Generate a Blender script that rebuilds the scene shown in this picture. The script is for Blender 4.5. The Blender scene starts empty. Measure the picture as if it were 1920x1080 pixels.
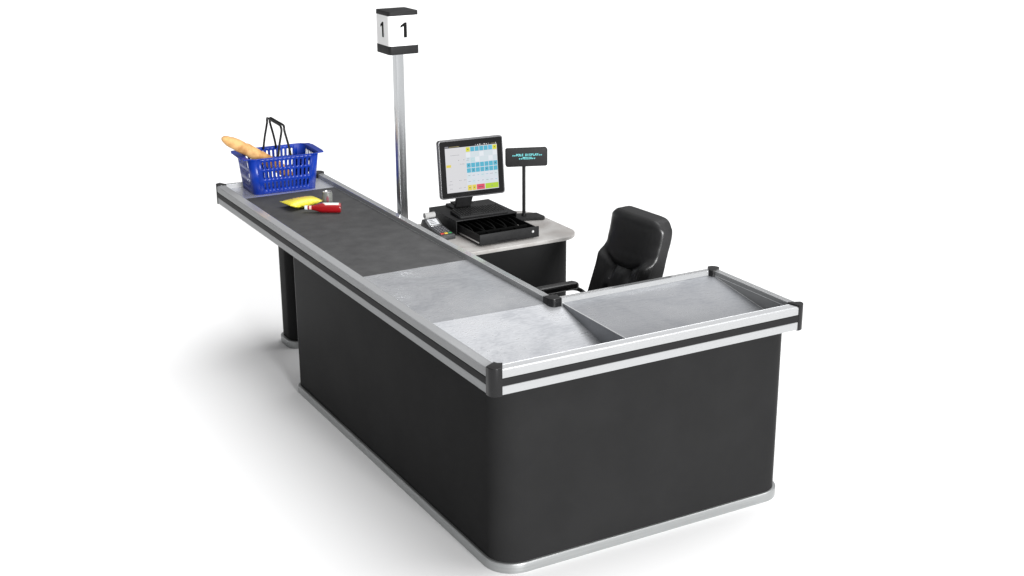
import bpy, bmesh, math, random
from math import sin, cos, pi, radians
from mathutils import Vector, Matrix
random.seed(7)
sc = bpy.context.scene
COL = sc.collection

# ------------------------------------------------------------------ materials
def nodes(name):
    m = bpy.data.materials.new(name); m.use_nodes = True
    nt = m.node_tree; b = nt.nodes['Principled BSDF']
    return m, nt, b
def plain(name, col, rough=.5, metal=0., spec=.5, coat=0., emit=0.):
    m, nt, b = nodes(name)
    b.inputs['Base Color'].default_value = (*col, 1)
    b.inputs['Roughness'].default_value = rough
    b.inputs['Metallic'].default_value = metal
    b.inputs['Specular IOR Level'].default_value = spec
    b.inputs['Coat Weight'].default_value = coat
    if emit:
        b.inputs['Emission Color'].default_value = (*col, 1)
        b.inputs['Emission Strength'].default_value = emit
    return m
def noisy(name, c1, c2, scale=(1, 1, 1), nscale=10, rough=(.4, .6), metal=0., spec=.5, bump=0., bscale=200, detail=6, lo=.35, hi=.65, dist=0.):
    m, nt, b = nodes(name); N = nt.nodes; L = nt.links
    tc = N.new('ShaderNodeTexCoord'); mp = N.new('ShaderNodeMapping'); mp.inputs['Scale'].default_value = scale
    L.new(tc.outputs['Object'], mp.inputs['Vector'])
    n = N.new('ShaderNodeTexNoise'); n.inputs['Scale'].default_value = nscale; n.inputs['Detail'].default_value = detail
    n.inputs['Roughness'].default_value = .6; n.inputs['Distortion'].default_value = dist
    L.new(mp.outputs['Vector'], n.inputs['Vector'])
    mr = N.new('ShaderNodeMapRange'); mr.inputs['From Min'].default_value = lo; mr.inputs['From Max'].default_value = hi
    L.new(n.outputs['Fac'], mr.inputs['Value'])
    mx = N.new('ShaderNodeMix'); mx.data_type = 'RGBA'
    mx.inputs[6].default_value = (*c1, 1); mx.inputs[7].default_value = (*c2, 1)
    L.new(mr.outputs['Result'], mx.inputs[0]); L.new(mx.outputs[2], b.inputs['Base Color'])
    rr = N.new('ShaderNodeMapRange'); rr.inputs['To Min'].default_value = rough[0]; rr.inputs['To Max'].default_value = rough[1]
    L.new(mr.outputs['Result'], rr.inputs['Value']); L.new(rr.outputs['Result'], b.inputs['Roughness'])
    b.inputs['Metallic'].default_value = metal; b.inputs['Specular IOR Level'].default_value = spec
    if bump:
        n2 = N.new('ShaderNodeTexNoise'); n2.inputs['Scale'].default_value = bscale; n2.inputs['Detail'].default_value = 4
        L.new(mp.outputs['Vector'], n2.inputs['Vector'])
        bp = N.new('ShaderNodeBump'); bp.inputs['Strength'].default_value = bump; bp.inputs['Distance'].default_value = .002
        L.new(n2.outputs['Fac'], bp.inputs['Height']); L.new(bp.outputs['Normal'], b.inputs['Normal'])
    return m
M = {}
M['floor'] = plain('white studio floor', (.86, .86, .86), .9, spec=.0)
M['panel'] = noisy('charcoal laminate', (.0190, .0190, .0193), (.0215, .0215, .0218), nscale=4, rough=(.15, .18), spec=.5, bump=.05, bscale=900)
M['panel'].node_tree.nodes['Principled BSDF'].inputs['IOR'].default_value = 1.045
M['column'] = M['panel']
M['kick'] = noisy('brushed aluminium kick', (.35, .36, .36), (.41, .42, .42), scale=(.3, .3, 60), nscale=12, rough=(.3, .42), metal=.85)
M['rail'] = plain('anodised aluminium', (.325, .33, .334), .30, metal=.05)
M['rail'].node_tree.nodes['Principled BSDF'].inputs['IOR'].default_value = 1.08
M['rail_top'] = plain('polished aluminium bead', (.60, .61, .62), .18, metal=.6)
M['rubber'] = plain('black bumper rubber', (.015, .015, .0155), .55, spec=.1)
M['cap'] = plain('black moulded cap', (.009, .009, .0095), .26, spec=.3)
def steel(name, base, dark, rough, metal=.6):
    m, nt, b = nodes(name); N = nt.nodes; L = nt.links
    tc = N.new('ShaderNodeTexCoord')
    n = N.new('ShaderNodeTexNoise'); n.inputs['Scale'].default_value = 3.2; n.inputs['Detail'].default_value = 7; n.inputs['Distortion'].default_value = .8
    n.inputs['Roughness'].default_value = .62
    L.new(tc.outputs['Object'], n.inputs['Vector'])
    # swirled wiping marks
    mp = N.new('ShaderNodeMapping'); mp.inputs['Scale'].default_value = (9, 55, 9); mp.inputs['Rotation'].default_value = (0, 0, .5)
    L.new(tc.outputs['Object'], mp.inputs['Vector'])
    n2 = N.new('ShaderNodeTexNoise'); n2.inputs['Scale'].default_value = 1.6; n2.inputs['Detail'].default_value = 5; n2.inputs['Distortion'].default_value = 2.2
    L.new(mp.outputs['Vector'], n2.inputs['Vector'])
    ad = N.new('ShaderNodeMath'); ad.operation = 'MULTIPLY_ADD'; ad.inputs[1].default_value = .60
    L.new(n2.outputs['Fac'], ad.inputs[0]); L.new(n.outputs['Fac'], ad.inputs[2])
    mr = N.new('ShaderNodeMapRange'); mr.inputs['From Min'].default_value = .62; mr.inputs['From Max'].default_value = .98
    L.new(ad.outputs[0], mr.inputs['Value'])
    mx = N.new('ShaderNodeMix'); mx.data_type = 'RGBA'; mx.inputs[6].default_value = (*dark, 1); mx.inputs[7].default_value = (*base, 1)
    L.new(mr.outputs['Result'], mx.inputs[0]); L.new(mx.outputs[2], b.inputs['Base Color'])
    rr = N.new('ShaderNodeMapRange'); rr.inputs['To Min'].default_value = rough[1]; rr.inputs['To Max'].default_value = rough[0]
    L.new(mr.outputs['Result'], rr.inputs['Value']); L.new(rr.outputs['Result'], b.inputs['Roughness'])
    b.inputs['Metallic'].default_value = metal
    # sparse short scratches
    v = N.new('ShaderNodeTexNoise'); v.inputs['Scale'].default_value = 40; v.inputs['Detail'].default_value = 2
    mp2 = N.new('ShaderNodeMapping'); mp2.inputs['Scale'].default_value = (.6, 5, 1); mp2.inputs['Rotation'].default_value = (0, 0, -.7)
    L.new(tc.outputs['Object'], mp2.inputs['Vector']); L.new(mp2.outputs['Vector'], v.inputs['Vector'])
    bp = N.new('ShaderNodeBump'); bp.inputs['Strength'].default_value = .008; bp.inputs['Distance'].default_value = .002
    L.new(v.outputs['Fac'], bp.inputs['Height']); L.new(bp.outputs['Normal'], b.inputs['Normal'])
    return m
M['steel'] = steel('worn stainless sheet', (.66, .67, .69), (.34, .35, .37), (.20, .46))
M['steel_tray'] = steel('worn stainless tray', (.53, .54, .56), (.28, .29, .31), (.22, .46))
M['steel_wall_shaded'] = steel('shaded stainless tray wall', (.32, .33, .35), (.26, .27, .285), (.3, .4))  # darker copy of the tray steel: shade of the side faces put into colour
M['steel_end'] = steel('stainless end plate', (.80, .81, .85), (.70, .71, .75), (.16, .24), .65)
M['belt'] = noisy('charcoal conveyor belt', (.052, .052, .053), (.078, .078, .079), scale=(1, 1, 1), nscale=14, rough=(.7, .85), spec=.15, bump=.6, bscale=420, detail=8, lo=.3, hi=.7)
M['stone'] = noisy('pale speckled laminate', (.335, .315, .30), (.415, .405, .392), nscale=7, rough=(.35, .5), detail=8, lo=.38, hi=.62, dist=.6)
M['stone_edge'] = plain('pale laminate edge', (.50, .49, .48), .45)
M['pole'] = plain('brushed aluminium pole', (.44, .45, .46), .2, metal=1.)
M['white'] = plain('white acrylic', (.80, .80, .80), .28, spec=.4)
M['ink'] = plain('black vinyl lettering', (.008, .008, .008), .6, spec=.05)
M['black'] = noisy('black textured plastic', (.014, .014, .0145), (.018, .018, .0185), nscale=30, rough=(.45, .58), spec=.14, bump=.15, bscale=800)
M['blackmetal'] = noisy('black powder coat', (.009, .009, .0095), (.012, .012, .0125), nscale=30, rough=(.4, .5), spec=.18, bump=.15, bscale=700)
M['inside'] = plain('black drawer inside', (.004, .004, .004), .7, spec=.05)
M['bezel'] = plain('graphite bezel', (.10, .10, .105), .32, metal=.3)
M['glassblack'] = plain('black glass bezel', (.006, .006, .0065), .2, spec=.15)
M['leather'] = noisy('black leather', (.013, .013, .0135), (.016, .016, .0165), nscale=30, rough=(.28, .38), spec=.45, bump=.22, bscale=240)
M['leather_side'] = noisy('charcoal side leather', (.016, .016, .0165), (.020, .020, .0205), nscale=30, rough=(.55, .65), spec=.25, bump=.35, bscale=240)
M['silver'] = plain('satin steel', (.7, .7, .7), .3, metal=1.)
M['blue'] = noisy('blue moulded plastic', (.0015, .020, .22), (.002, .027, .26), nscale=9, rough=(.28, .36), spec=.3)
M['handle'] = plain('black handle plastic', (.006, .006, .0065), .4, spec=.2)
M['ketchup'] = plain('red sauce glass', (.26, .003, .006), .14, spec=.6, coat=.4)
M['label'] = plain('pale paper label', (.62, .72, .70), .5)
M['labeledge'] = plain('pink label border', (.75, .45, .42), .5)
M['paper'] = plain('white thermal paper', (.36, .36, .355), .7)
M['yellow'] = plain('yellow foil', (.66, .57, .03), .32, spec=.5, coat=.15)
M['orange'] = plain('orange print', (.80, .36, .10), .4)
M['brown'] = plain('brown print', (.45, .28, .05), .4)
M['lid'] = plain('grey can lid', (.42, .42, .42), .35, metal=.7)
M['can'] = noisy('printed aluminium can', (.12, .125, .115), (.16, .165, .155), nscale=50, rough=(.35, .45), metal=.0, spec=.25)
M['canred'] = plain('dull red can print', (.17, .045, .06), .4)

# ------------------------------------------------------------------ helpers
def finish(name, bm, mat, parent=None, smooth=35, loc=None, rot=None):
    bmesh.ops.recalc_face_normals(bm, faces=bm.faces)
    me = bpy.data.meshes.new(name); bm.to_mesh(me); bm.free()
    mats = mat if isinstance(mat, (list, tuple)) else [mat]
    for k in mats: me.materials.append(M[k])
    if smooth:
        for p in me.polygons: p.use_smooth = True
        me.set_sharp_from_angle(angle=radians(smooth))
    o = bpy.data.objects.new(name, me); COL.objects.link(o)
    if parent is not None: o.parent = parent
    if loc is not None: o.location = loc
    if rot is not None: o.rotation_euler = rot
    return o
def thing(name, label, cat, loc=(0, 0, 0), rz=0):
    o = bpy.data.objects.new(name, None); COL.objects.link(o)
    o.location = loc; o.rotation_euler = (0, 0, rz); o['label'] = label; o['category'] = cat
    o.empty_display_size = .1
    return o
def tag(o, label, cat): o['label'] = label; o['category'] = cat; return o
def box(bm, x0, x1, y0, y1, z0, z1, bev=0., seg=2, mat=None, mi=0):
    r = bmesh.ops.create_cube(bm, size=1)
    vs = r['verts']
    for v in vs:
        v.co = Vector((x0 + (v.co.x + .5) * (x1 - x0), y0 + (v.co.y + .5) * (y1 - y0), z0 + (v.co.z + .5) * (z1 - z0)))
    fs = {f for v in vs for f in v.link_faces}
    for f in fs: f.material_index = mi
    if bev:
        es = list({e for v in vs for e in v.link_edges})
        r = bmesh.ops.bevel(bm, geom=es, offset=bev, segments=seg, affect='EDGES', profile=.5)
        vs = list({v for f in r['faces'] for v in f.verts} | {v for v in vs if v.is_valid})
        for f in r['faces']: f.material_index = mi
    if mat is not None:
        bmesh.ops.transform(bm, matrix=mat, verts=vs)
    return vs
def rpoly(pts, rad, seg=8):
    out = []; n = len(pts)
    for i, p in enumerate(pts):
        r = rad[i] if isinstance(rad, (list, tuple)) else rad
        p = Vector(p); a = Vector(pts[i - 1]); b = Vector(pts[(i + 1) % n])
        if r <= 0: out.append((p.x, p.y)); continue
        u = (a - p).normalized(); v = (b - p).normalized()
        ang = u.angle(v); d = r / math.tan(ang / 2)
        c = p + (u + v).normalized() * (r / math.sin(ang / 2))
        s = p + u * d - c; e = p + v * d - c
        t = s.angle_signed(e)
        for k in range(seg + 1):
            q = Matrix.Rotation(-t * k / seg, 2) @ s
            out.append((c.x + q.x, c.y + q.y))
    return out
def prism(bm, pts, z0, z1, bev=0., seg=2, top=True, bot=True, mi=0, bevbot=False, mat=None):
    n = len(pts)
    lo = [bm.verts.new((x, y, z0)) for x, y in pts]; hi = [bm.verts.new((x, y, z1)) for x, y in pts]
    fs = []
    for i in range(n):
        fs.append(bm.faces.new((lo[i], lo[(i + 1) % n], hi[(i + 1) % n], hi[i])))
    if top: fs.append(bm.faces.new(hi))
    if bot: fs.append(bm.faces.new(lo[::-1]))
    for f in fs: f.material_index = mi
    vs = lo + hi
    if bev:
        es = [bm.edges.get((hi[i], hi[(i + 1) % n])) for i in range(n)]
        if bevbot: es += [bm.edges.get((lo[i], lo[(i + 1) % n])) for i in range(n)]
        bmesh.ops.recalc_face_normals(bm, faces=fs)
        r = bmesh.ops.bevel(bm, geom=es, offset=bev, segments=seg, affect='EDGES', profile=.5)
        for f in r['faces']: f.material_index = mi
        vs = list({v for f in r['faces'] for v in f.verts} | {v for v in vs if v.is_valid})
    if mat is not None: bmesh.ops.transform(bm, matrix=mat, verts=vs)
    return vs
def tube(bm, path, r, n=10, close=False, mi=0, flat=1.):
    P = [Vector(p) for p in path]; rings = []
    m = len(P)
    for i, p in enumerate(P):
        if close: t = (P[(i + 1) % m] - P[i - 1]).normalized()
        else: t = (P[min(i + 1, m - 1)] - P[max(i - 1, 0)]).normalized()
        up = Vector((0, 0, 1)) if abs(t.z) < .95 else Vector((0, 1, 0))
        if i and not close: up = prev
        a = t.cross(up).normalized(); b = a.cross(t).normalized(); prev = b
        rr = r[i] if isinstance(r, (list, tuple)) else r
        rings.append([bm.verts.new(p + a * rr * cos(2 * pi * k / n) + b * rr * flat * sin(2 * pi * k / n)) for k in range(n)])
    last = m if close else m - 1
    for i in range(last):
        A = rings[i]; B = rings[(i + 1) % m]
        for k in range(n):
            f = bm.faces.new((A[k], A[(k + 1) % n], B[(k + 1) % n], B[k])); f.material_index = mi
    if not close:
        bm.faces.new(rings[0][::-1]).material_index = mi; bm.faces.new(rings[-1]).material_index = mi
    return [v for R in rings for v in R]
def smoothpath(pts, n=6):
    P = [Vector(p) for p in pts]; out = []
    for i in range(len(P) - 1):
        p0 = P[max(i - 1, 0)]; p1 = P[i]; p2 = P[i + 1]; p3 = P[min(i + 2, len(P) - 1)]
        for k in range(n):
            t = k / n
            out.append(.5 * ((2 * p1) + (p2 - p0) * t + (2 * p0 - 5 * p1 + 4 * p2 - p3) * t * t + (3 * p1 - p0 - 3 * p2 + p3) * t ** 3))
    out.append(P[-1]); return out
def lathe(bm, prof, n=32, mat=None, mi=None):
    """prof: list of (r, z)."""
    rings = []
    for j, (r, z) in enumerate(prof):
        if r < 1e-6: rings.append([bm.verts.new((0, 0, z))])
        else: rings.append([bm.verts.new((r * cos(2 * pi * k / n), r * sin(2 * pi * k / n), z)) for k in range(n)])
    for j in range(len(rings) - 1):
        A, B = rings[j], rings[j + 1]; m_ = mi[j] if mi else 0
        for k in range(n):
            k2 = (k + 1) % n
            if len(A) == 1: f = bm.faces.new((A[0], B[k2], B[k]))
            elif len(B) == 1: f = bm.faces.new((A[k], A[k2], B[0]))
            else: f = bm.faces.new((A[k], A[k2], B[k2], B[k]))
            f.material_index = m_
    vs = [v for R in rings for v in R]
    if mat is not None: bmesh.ops.transform(bm, matrix=mat, verts=vs)
    return vs
def quad(bm, *p, mi=0):
    f = bm.faces.new([bm.verts.new(q) for q in p]); f.material_index = mi; return f
def new(): return bmesh.new()
T = Matrix.Translation
def Rz(a): return Matrix.Rotation(a, 4, 'Z')
def Rx(a): return Matrix.Rotation(a, 4, 'X')
def Ry(a): return Matrix.Rotation(a, 4, 'Y')

# ------------------------------------------------------------------ floor
bm = new(); quad(bm, (-60, -60, 0), (60, -60, 0), (60, 60, 0), (-60, 60, 0))
fl = finish('floor', bm, 'floor', smooth=0); fl['kind'] = 'structure'

# ------------------------------------------------------------------ counter
W, L, WC, DC, ZT, RW = 1.478, 3.2485, .6345, .6165, .900, .045
ctr = thing('checkout_counter', 'L-shaped black checkout counter with silver rails, grey conveyor belt and steel bagging tray', 'checkout counter')
# body of the L
bx0, by0, bx1 = .066, .066, 1.474
Lp = [(bx0, by0), (bx1, by0), (bx1, DC - .05), (.585, DC - .05), (.585, 2.262), (bx0, 2.262)]
Lr = [.115, .10, .06, .02, .05, .05]
bm = new(); prism(bm, rpoly(Lp, Lr, 12), .038, .81, top=False)
finish('body_panel', bm, 'panel', ctr, 30)
def grow(pts, e):
    xs = [p[0] for p in pts]; ys = [p[1] for p in pts]
    return [(bx0 - e, by0 - e), (bx1 + e, by0 - e), (bx1 + e, DC - .05 + e), (.585 + e, DC - .05 + e), (.585 + e, 2.262 + e), (bx0 - e, 2.262 + e)]
bm = new(); prism(bm, rpoly(grow(Lp, .012), [.125, .11, .07, .01, .06, .06], 14), 0.0, .042, bev=.005, seg=3)
finish('kick_plate', bm, 'kick', ctr, 30)
def rect(x0, x1, y0, y1): return [(x0, y0), (x1, y0), (x1, y1), (x0, y1)]
bm = new(); prism(bm, rpoly(rect(.255, .60, 2.845, 3.035), .06, 12), .038, .805, top=False)
colm = finish('support_column', bm, 'column', ctr, 30)
bm = new(); prism(bm, rpoly(rect(.241, .614, 2.831, 3.049), .07, 12), 0, .042, bev=.005, seg=3)
finish('kick_plate', bm, 'kick', colm, 30)
bm = new(); box(bm, .04, .595, .70, 3.21, .803, .868)
finish('belt_housing', bm, 'blackmetal', ctr, 0)
# rails: profile (u inward, z), swept
prof = [(.0, .801), (.0, .8335), (.004, .8345), (.004, .8655), (.0, .8665), (.0, .892), (.0012, .8975), (.004, .9005), (.008, .9018), (.036, .9036), (.039, .9048), (.0415, .9042), (.0425, .902), (.0425, .800), (.006, .800)]
def rail(a, b, inward):
    a = Vector((*a, 0)); b = Vector((*b, 0)); u = Vector((*inward, 0))
    bm = new()
    A = [bm.verts.new(a + u * p[0] + Vector((0, 0, p[1]))) for p in prof]
    B = [bm.verts.new(b + u * p[0] + Vector((0, 0, p[1]))) for p in prof]
    n = len(prof)
    for i in range(n):
        f = bm.faces.new((A[i], A[(i + 1) % n], B[(i + 1) % n], B[i]))
        if 5 < i < 12: f.material_index = 1
    bm.faces.new(A); bm.faces.new(B[::-1])
    r = finish('rail', bm, ['rail', 'rail_top'], ctr, 25)
    bm = new(); sp = [(.003, .8352), (-.0012, .8362), (-.0025, .850), (-.0012, .8638), (.003, .8648)]
    A = [bm.verts.new(a + u * p[0] + Vector((0, 0, p[1]))) for p in sp]
    B = [bm.verts.new(b + u * p[0] + Vector((0, 0, p[1]))) for p in sp]
    n = len(sp)
    for i in range(n): bm.faces.new((A[i], A[(i + 1) % n], B[(i + 1) % n], B[i]))
    bm.faces.new(A); bm.faces.new(B[::-1])
    finish('bumper_strip', bm, 'rubber', r, 40)
g = .02
rail((g, 0), (W - g, 0), (0, 1)); rail((W, g), (W, DC - g), (-1, 0))
rail((W - g, DC), (WC + .01, DC), (0, -1)); rail((WC, DC + .01), (WC, L - g), (-1, 0))
rail((WC - g, L), (g, L), (0, -1)); rail((0, L - g), (0, g), (1, 0))
def cap(cx, cy, sx, sy, Lo=.046, Li=.078, w=.0462, mid=.056):
    e = .0032
    pts = rpoly([(Lo, -e), (-e, -e), (-e, Lo)], [0, .030, 0], 10)
    a_, b_, c_ = Vector((w, Li)), Vector((mid, mid)), Vector((Li, w)); ctl = b_ * 2 - (a_ + c_) / 2
    pts += [tuple(a_ * (1 - t) ** 2 + ctl * 2 * t * (1 - t) + c_ * t * t) for t in (0, .25, .5, .75, 1)]
    pts = [(cx + sx * x, cy + sy * y) for x, y in pts]
    if sx * sy < 0: pts = pts[::-1]
    bm = new(); prism(bm, pts, .7965, .9095, bev=.0022, seg=3, bevbot=True)
    finish('corner_cap', bm, 'cap', ctr, 40)
cap(0, 0, 1, 1, .042, .070, mid=.053); cap(W, 0, -1, 1, .034, .056, mid=.050)
cap(W, DC, -1, -1, .034, .064, mid=.058); cap(0, L, 1, -1, .030, .050, mid=.0475); cap(WC, L, -1, -1, .040, .066, mid=.058)
bm = new()
prism(bm, rpoly([(WC - .047, DC + .012), (WC - .047, DC - .047), (WC + .010, DC - .047), (WC + .014, DC + .003), (WC + .003, DC + .003), (WC + .003, DC + .014)], [0, .030, 0, 0, .006, 0], 8), .7965, .9095, bev=.0025, seg=3, bevbot=True)
finish('corner_cap', bm, 'cap', ctr, 40)
# working surfaces
xi0, xi1 = RW - .004, WC - RW + .004
def slab(name, x0, x1, y0, y1, z, mat, t=.004):
    bm = new(); box(bm, x0, x1, y0, y1, z - t, z); return finish(name, bm, mat, ctr, 0)
slab('end_plate', xi0, xi1, 2.937, L - RW + .004, .8805, 'steel_end')
bm = new(); box(bm, xi0 + .012, xi1 - .006, 1.338, 2.934, .874, .8825, bev=.003)
finish('conveyor_belt', bm, 'belt', ctr, 35)
bm = new(); box(bm, xi0, xi0 + .011, 1.336, 2.936, .872, .8808); box(bm, xi1 - .005, xi1, 1.336, 2.936, .872, .8808)
finish('belt_guide', bm, 'rail', ctr, 0)
xr = .652
def patch(bm, bl, br, fr, fl_, nx=12, ny=12):
    G = []
    for j in range(ny + 1):
        row = []
        for i in range(nx + 1):
            a = Vector(bl).lerp(Vector(br), i / nx); b = Vector(fl_).lerp(Vector(fr), i / nx)
            row.append(bm.verts.new(a.lerp(b, j / ny)))
        G.append(row)
    for j in range(ny):
        for i in range(nx): bm.faces.new((G[j][i], G[j][i + 1], G[j + 1][i + 1], G[j + 1][i]))
bm = new(); patch(bm, (xi0, 1.335, .8808), (xi1, 1.335, .8808), (xr, .607, .8808), (xi0, .632, .8808))
finish('scanner_plate', bm, 'steel', ctr, 0)
bm = new(); rz_ = lambda y: .8806 - (.632 - y) * .2237
bm.faces.new([bm.verts.new(q) for q in ((xi0, .632, .8806), (xi0, .30, rz_(.30)), (.075, .30, rz_(.30)), (.075, .20, rz_(.20)), (.20, .075, rz_(.075)), (xr, .075, rz_(.075)), (xr, .607, .8806))])
finish('bagging_ramp', bm, 'steel', ctr, 0)
yb = DC - RW + .003
BL, BR, FR, FL = (xr, yb, .8835), (W - .042, yb, .8835), (W - .042, .040, .804), (xr, .040, .8765)
bm = new(); patch(bm, BL, BR, FR, FL, 20, 20)
tray = finish('bagging_tray', bm, 'steel_tray', ctr, 30)
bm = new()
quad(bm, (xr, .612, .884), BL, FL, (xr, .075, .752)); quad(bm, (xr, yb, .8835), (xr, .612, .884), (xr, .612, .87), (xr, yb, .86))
finish('side_wall', bm, 'steel_wall_shaded', tray, 0)
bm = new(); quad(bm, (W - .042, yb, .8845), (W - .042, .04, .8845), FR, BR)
finish('side_wall', bm, 'steel_wall_shaded', tray, 0)
M['lip'] = plain('steel lip with painted highlight', (.85, .86, .87), .3, metal=.4)  # paler than the tray steel: edge highlight painted into the lip colour
for pth, rr_ in (([(xr, .612, .884), BL, FL], .0021), ([BR, FR], .0018), ([(W - .0425, yb, .8845), (W - .0425, .04, .8845)], .0013)):
    bm = new(); tube(bm, pth, rr_, 8); finish('tray_lip', bm, 'lip', tray, 60)

bm = new()
for a_ in ((.035, W - .035, .035, .105), (.035, .105, .105, L - .04), (.105, W - .035, DC - .11, DC - .035), (W - .105, W - .035, .105, DC - .11)):
    box(bm, a_[0], a_[1], a_[2], a_[3], .8015, .8045)
finish('underside_trim', bm, 'rubber', ctr, 0)

# ------------------------------------------------------------------ lane sign
sx, sy = .680, 2.225
sg = thing('lane_sign', 'white box sign with black number 1 on a tall silver pole behind the conveyor', 'lane sign', (sx, sy, 0))
bm = new(); prism(bm, rpoly(rect(-.0225, .0225, -.0225, .0225), .006, 5), .012, 1.725)
finish('pole', bm, 'pole', sg, 30)
bm = new(); box(bm, -.035, .035, -.06, .06, 0, .012, bev=.002); finish('foot_plate', bm, 'black', sg)
h = .081; Rr = .017
def sgn(name, z0, z1, e, mat, par, bev=0, bb=False):
    bm = new(); prism(bm, rpoly(rect(-h - e, h + e, -h - e, h + e), Rr, 8), z0, z1, bev=bev, seg=3, bevbot=bb)
    return finish(name, bm, mat, par, 35)
sgn('base_band', 1.722, 1.765, .001, 'black', sg, .002, True)
sb = sgn('sign_box', 1.765, 1.913, 0, 'white', sg)
sgn('top_cap', 1.913, 1.934, .001, 'black', sg, .002)
one = [(.0145, -.0395), (.0145, .0395), (.0035, .0395), (-.018, .024), (-.018, .0115), (-.0015, .0205), (-.0015, -.0395)]
one = [(x * 1.08, z * .95) for x, z in one]
for k in range(4):
    bm = new(); prism(bm, one, 0, .0012)
    o = finish('digit', bm, 'ink', sb, 0)
    a = k * pi / 2
    o.matrix_local = Rz(a) @ T((0, -h, 1.842)) @ Rx(pi / 2)

# ------------------------------------------------------------------ service desk
DZ = .75
dk = thing('service_desk', 'black cashier desk with pale speckled rounded top behind the conveyor', 'desk')
bm = new(); prism(bm, rpoly([(.735, 1.806), (1.536, 1.806), (1.536, 2.43), (.735, 2.43)], [.02, .125, .16, .02], 14), DZ - .020, DZ, bev=.004, seg=3, bevbot=True)
finish('desk_top', bm, 'stone', dk, 30)
bm = new(); prism(bm, rpoly([(.77, 1.842), (1.488, 1.842), (1.488, 2.39), (.77, 2.39)], [.02, .085, .12, .02], 12), .04, DZ - .02, top=False)
finish('desk_body', bm, 'panel', dk, 30)
bm = new(); prism(bm, rpoly([(.758, 1.830), (1.50, 1.830), (1.50, 2.402), (.758, 2.402)], [.03, .095, .13, .03], 12), 0, .042, bev=.004)
finish('kick_plate', bm, 'kick', dk, 30)

# ------------------------------------------------------------------ cash drawer
X0, X1, Y0, Y1, Z0, Z1 = .934, 1.303, 2.112, 2.438, DZ + .006, .832
cd = thing('cash_drawer', 'black cash drawer standing open under the touch screen monitor', 'cash drawer', ((X0 + X1) / 2, Y0, DZ))
def lx(bm_): bmesh.ops.translate(bm_, verts=bm_.verts, vec=(-(X0 + X1) / 2, -Y0, -DZ)); return bm_
bm = new(); t = .006
box(bm, X0, X1, Y0, Y1, Z1 - t, Z1, bev=.0018); box(bm, X0 + .001, X0 + t, Y0 + .001, Y1 - .001, Z0, Z1 - t + .001)
box(bm, X1 - t, X1 - .001, Y0 + .001, Y1 - .001, Z0, Z1 - t + .001); box(bm, X0 + t, X1 - t, Y1 - t, Y1 - .002, Z0, Z1 - t + .001)
box(bm, X0 + t, X1 - t, Y0 + .002, Y1 - t, Z0, Z0 + .003)
finish('housing', lx(bm), 'blackmetal', cd, 40)
for x in (X0 + .03, X1 - .03):
    for y in (Y0 + .03, Y1 - .03): bm = new(); lathe(bm, [(0, DZ), (.009, DZ), (.009, Z0), (0, Z0)], 16, T((x, y, 0))); finish('rubber_foot', lx(bm), 'rubber', cd)
dx0, dx1, dy0, dy1, dz0, dz1 = X0 + .016, X1 - .006, 1.868, 2.30, DZ + .012, .813
bm = new()
box(bm, dx0, dx0 + .004, dy0 + .008, dy1, dz0 + .012, dz1 - .004); box(bm, dx1 - .014, dx1 - .010, dy0 + .008, dy1, dz0 + .012, dz1 - .004)
box(bm, dx0 + .004, dx1 - .014, dy0 + .008, dy1, dz0 + .006, dz0 + .010)
dr = finish('drawer', lx(bm), 'blackmetal', cd, 40)
bm = new(); box(bm, dx0 - .004, dx1, dy0, dy0 + .008, dz0 - .006, dz1, bev=.0012)
finish('drawer_front', lx(bm), 'black', dr, 40)
bm = new()
for k in range(1, 5):
    x = dx0 + .004 + (dx1 - dx0 - .018) * k / 5; box(bm, x - .001, x + .001, dy0 + .10, dy1, dz0 + .010, dz1 - .010)
for k in range(1, 4):
    x = dx0 + .004 + (dx1 - dx0 - .018) * k / 4; box(bm, x - .001, x + .001, dy0 + .012, dy0 + .098, dz0 + .010, dz1 - .016)
box(bm, dx0 + .004, dx1 - .014, dy0 + .098, dy0 + .100, dz0 + .010, dz1 - .010)
finish('divider', lx(bm), 'inside', dr, 0)
bm = new()
for k in range(5):
    x = dx0 + .004 + (dx1 - dx0 - .018) * (k + .5) / 5
    tube(bm, smoothpath([(x, dy1 - .03, dz1 - .006), (x, dy0 + .20, dz1 + .002 - .01), (x, dy0 + .135, dz0 + .016)], 4), .0035, 6, flat=.4)
finish('note_clip', lx(bm), 'inside', dr)
bm = new(); box(bm, dx0 - .0035, dx0 - .0005, dy0 + .010, Y0 + .03, dz0 + .004, dz0 + .011)
finish('slide_rail', lx(bm), 'silver', dr, 0)
bm = new(); lathe(bm, [(0, .004), (.0035, .004), (.0035, .0025), (.0068, .0025), (.0075, .0), (.0075, -.002)], 20, T((dx1 - .038, dy0, dz0 + .028)) @ Rx(pi / 2))
finish('lock', lx(bm), 'silver', dr)
bm = new(); box(bm, dx0 + .10, dx0 + .215, dy0 - .0006, dy0 + .001, dz0 + .004, dz0 + .006)
finish('note_slot', lx(bm), 'inside', dr, 0)

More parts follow.
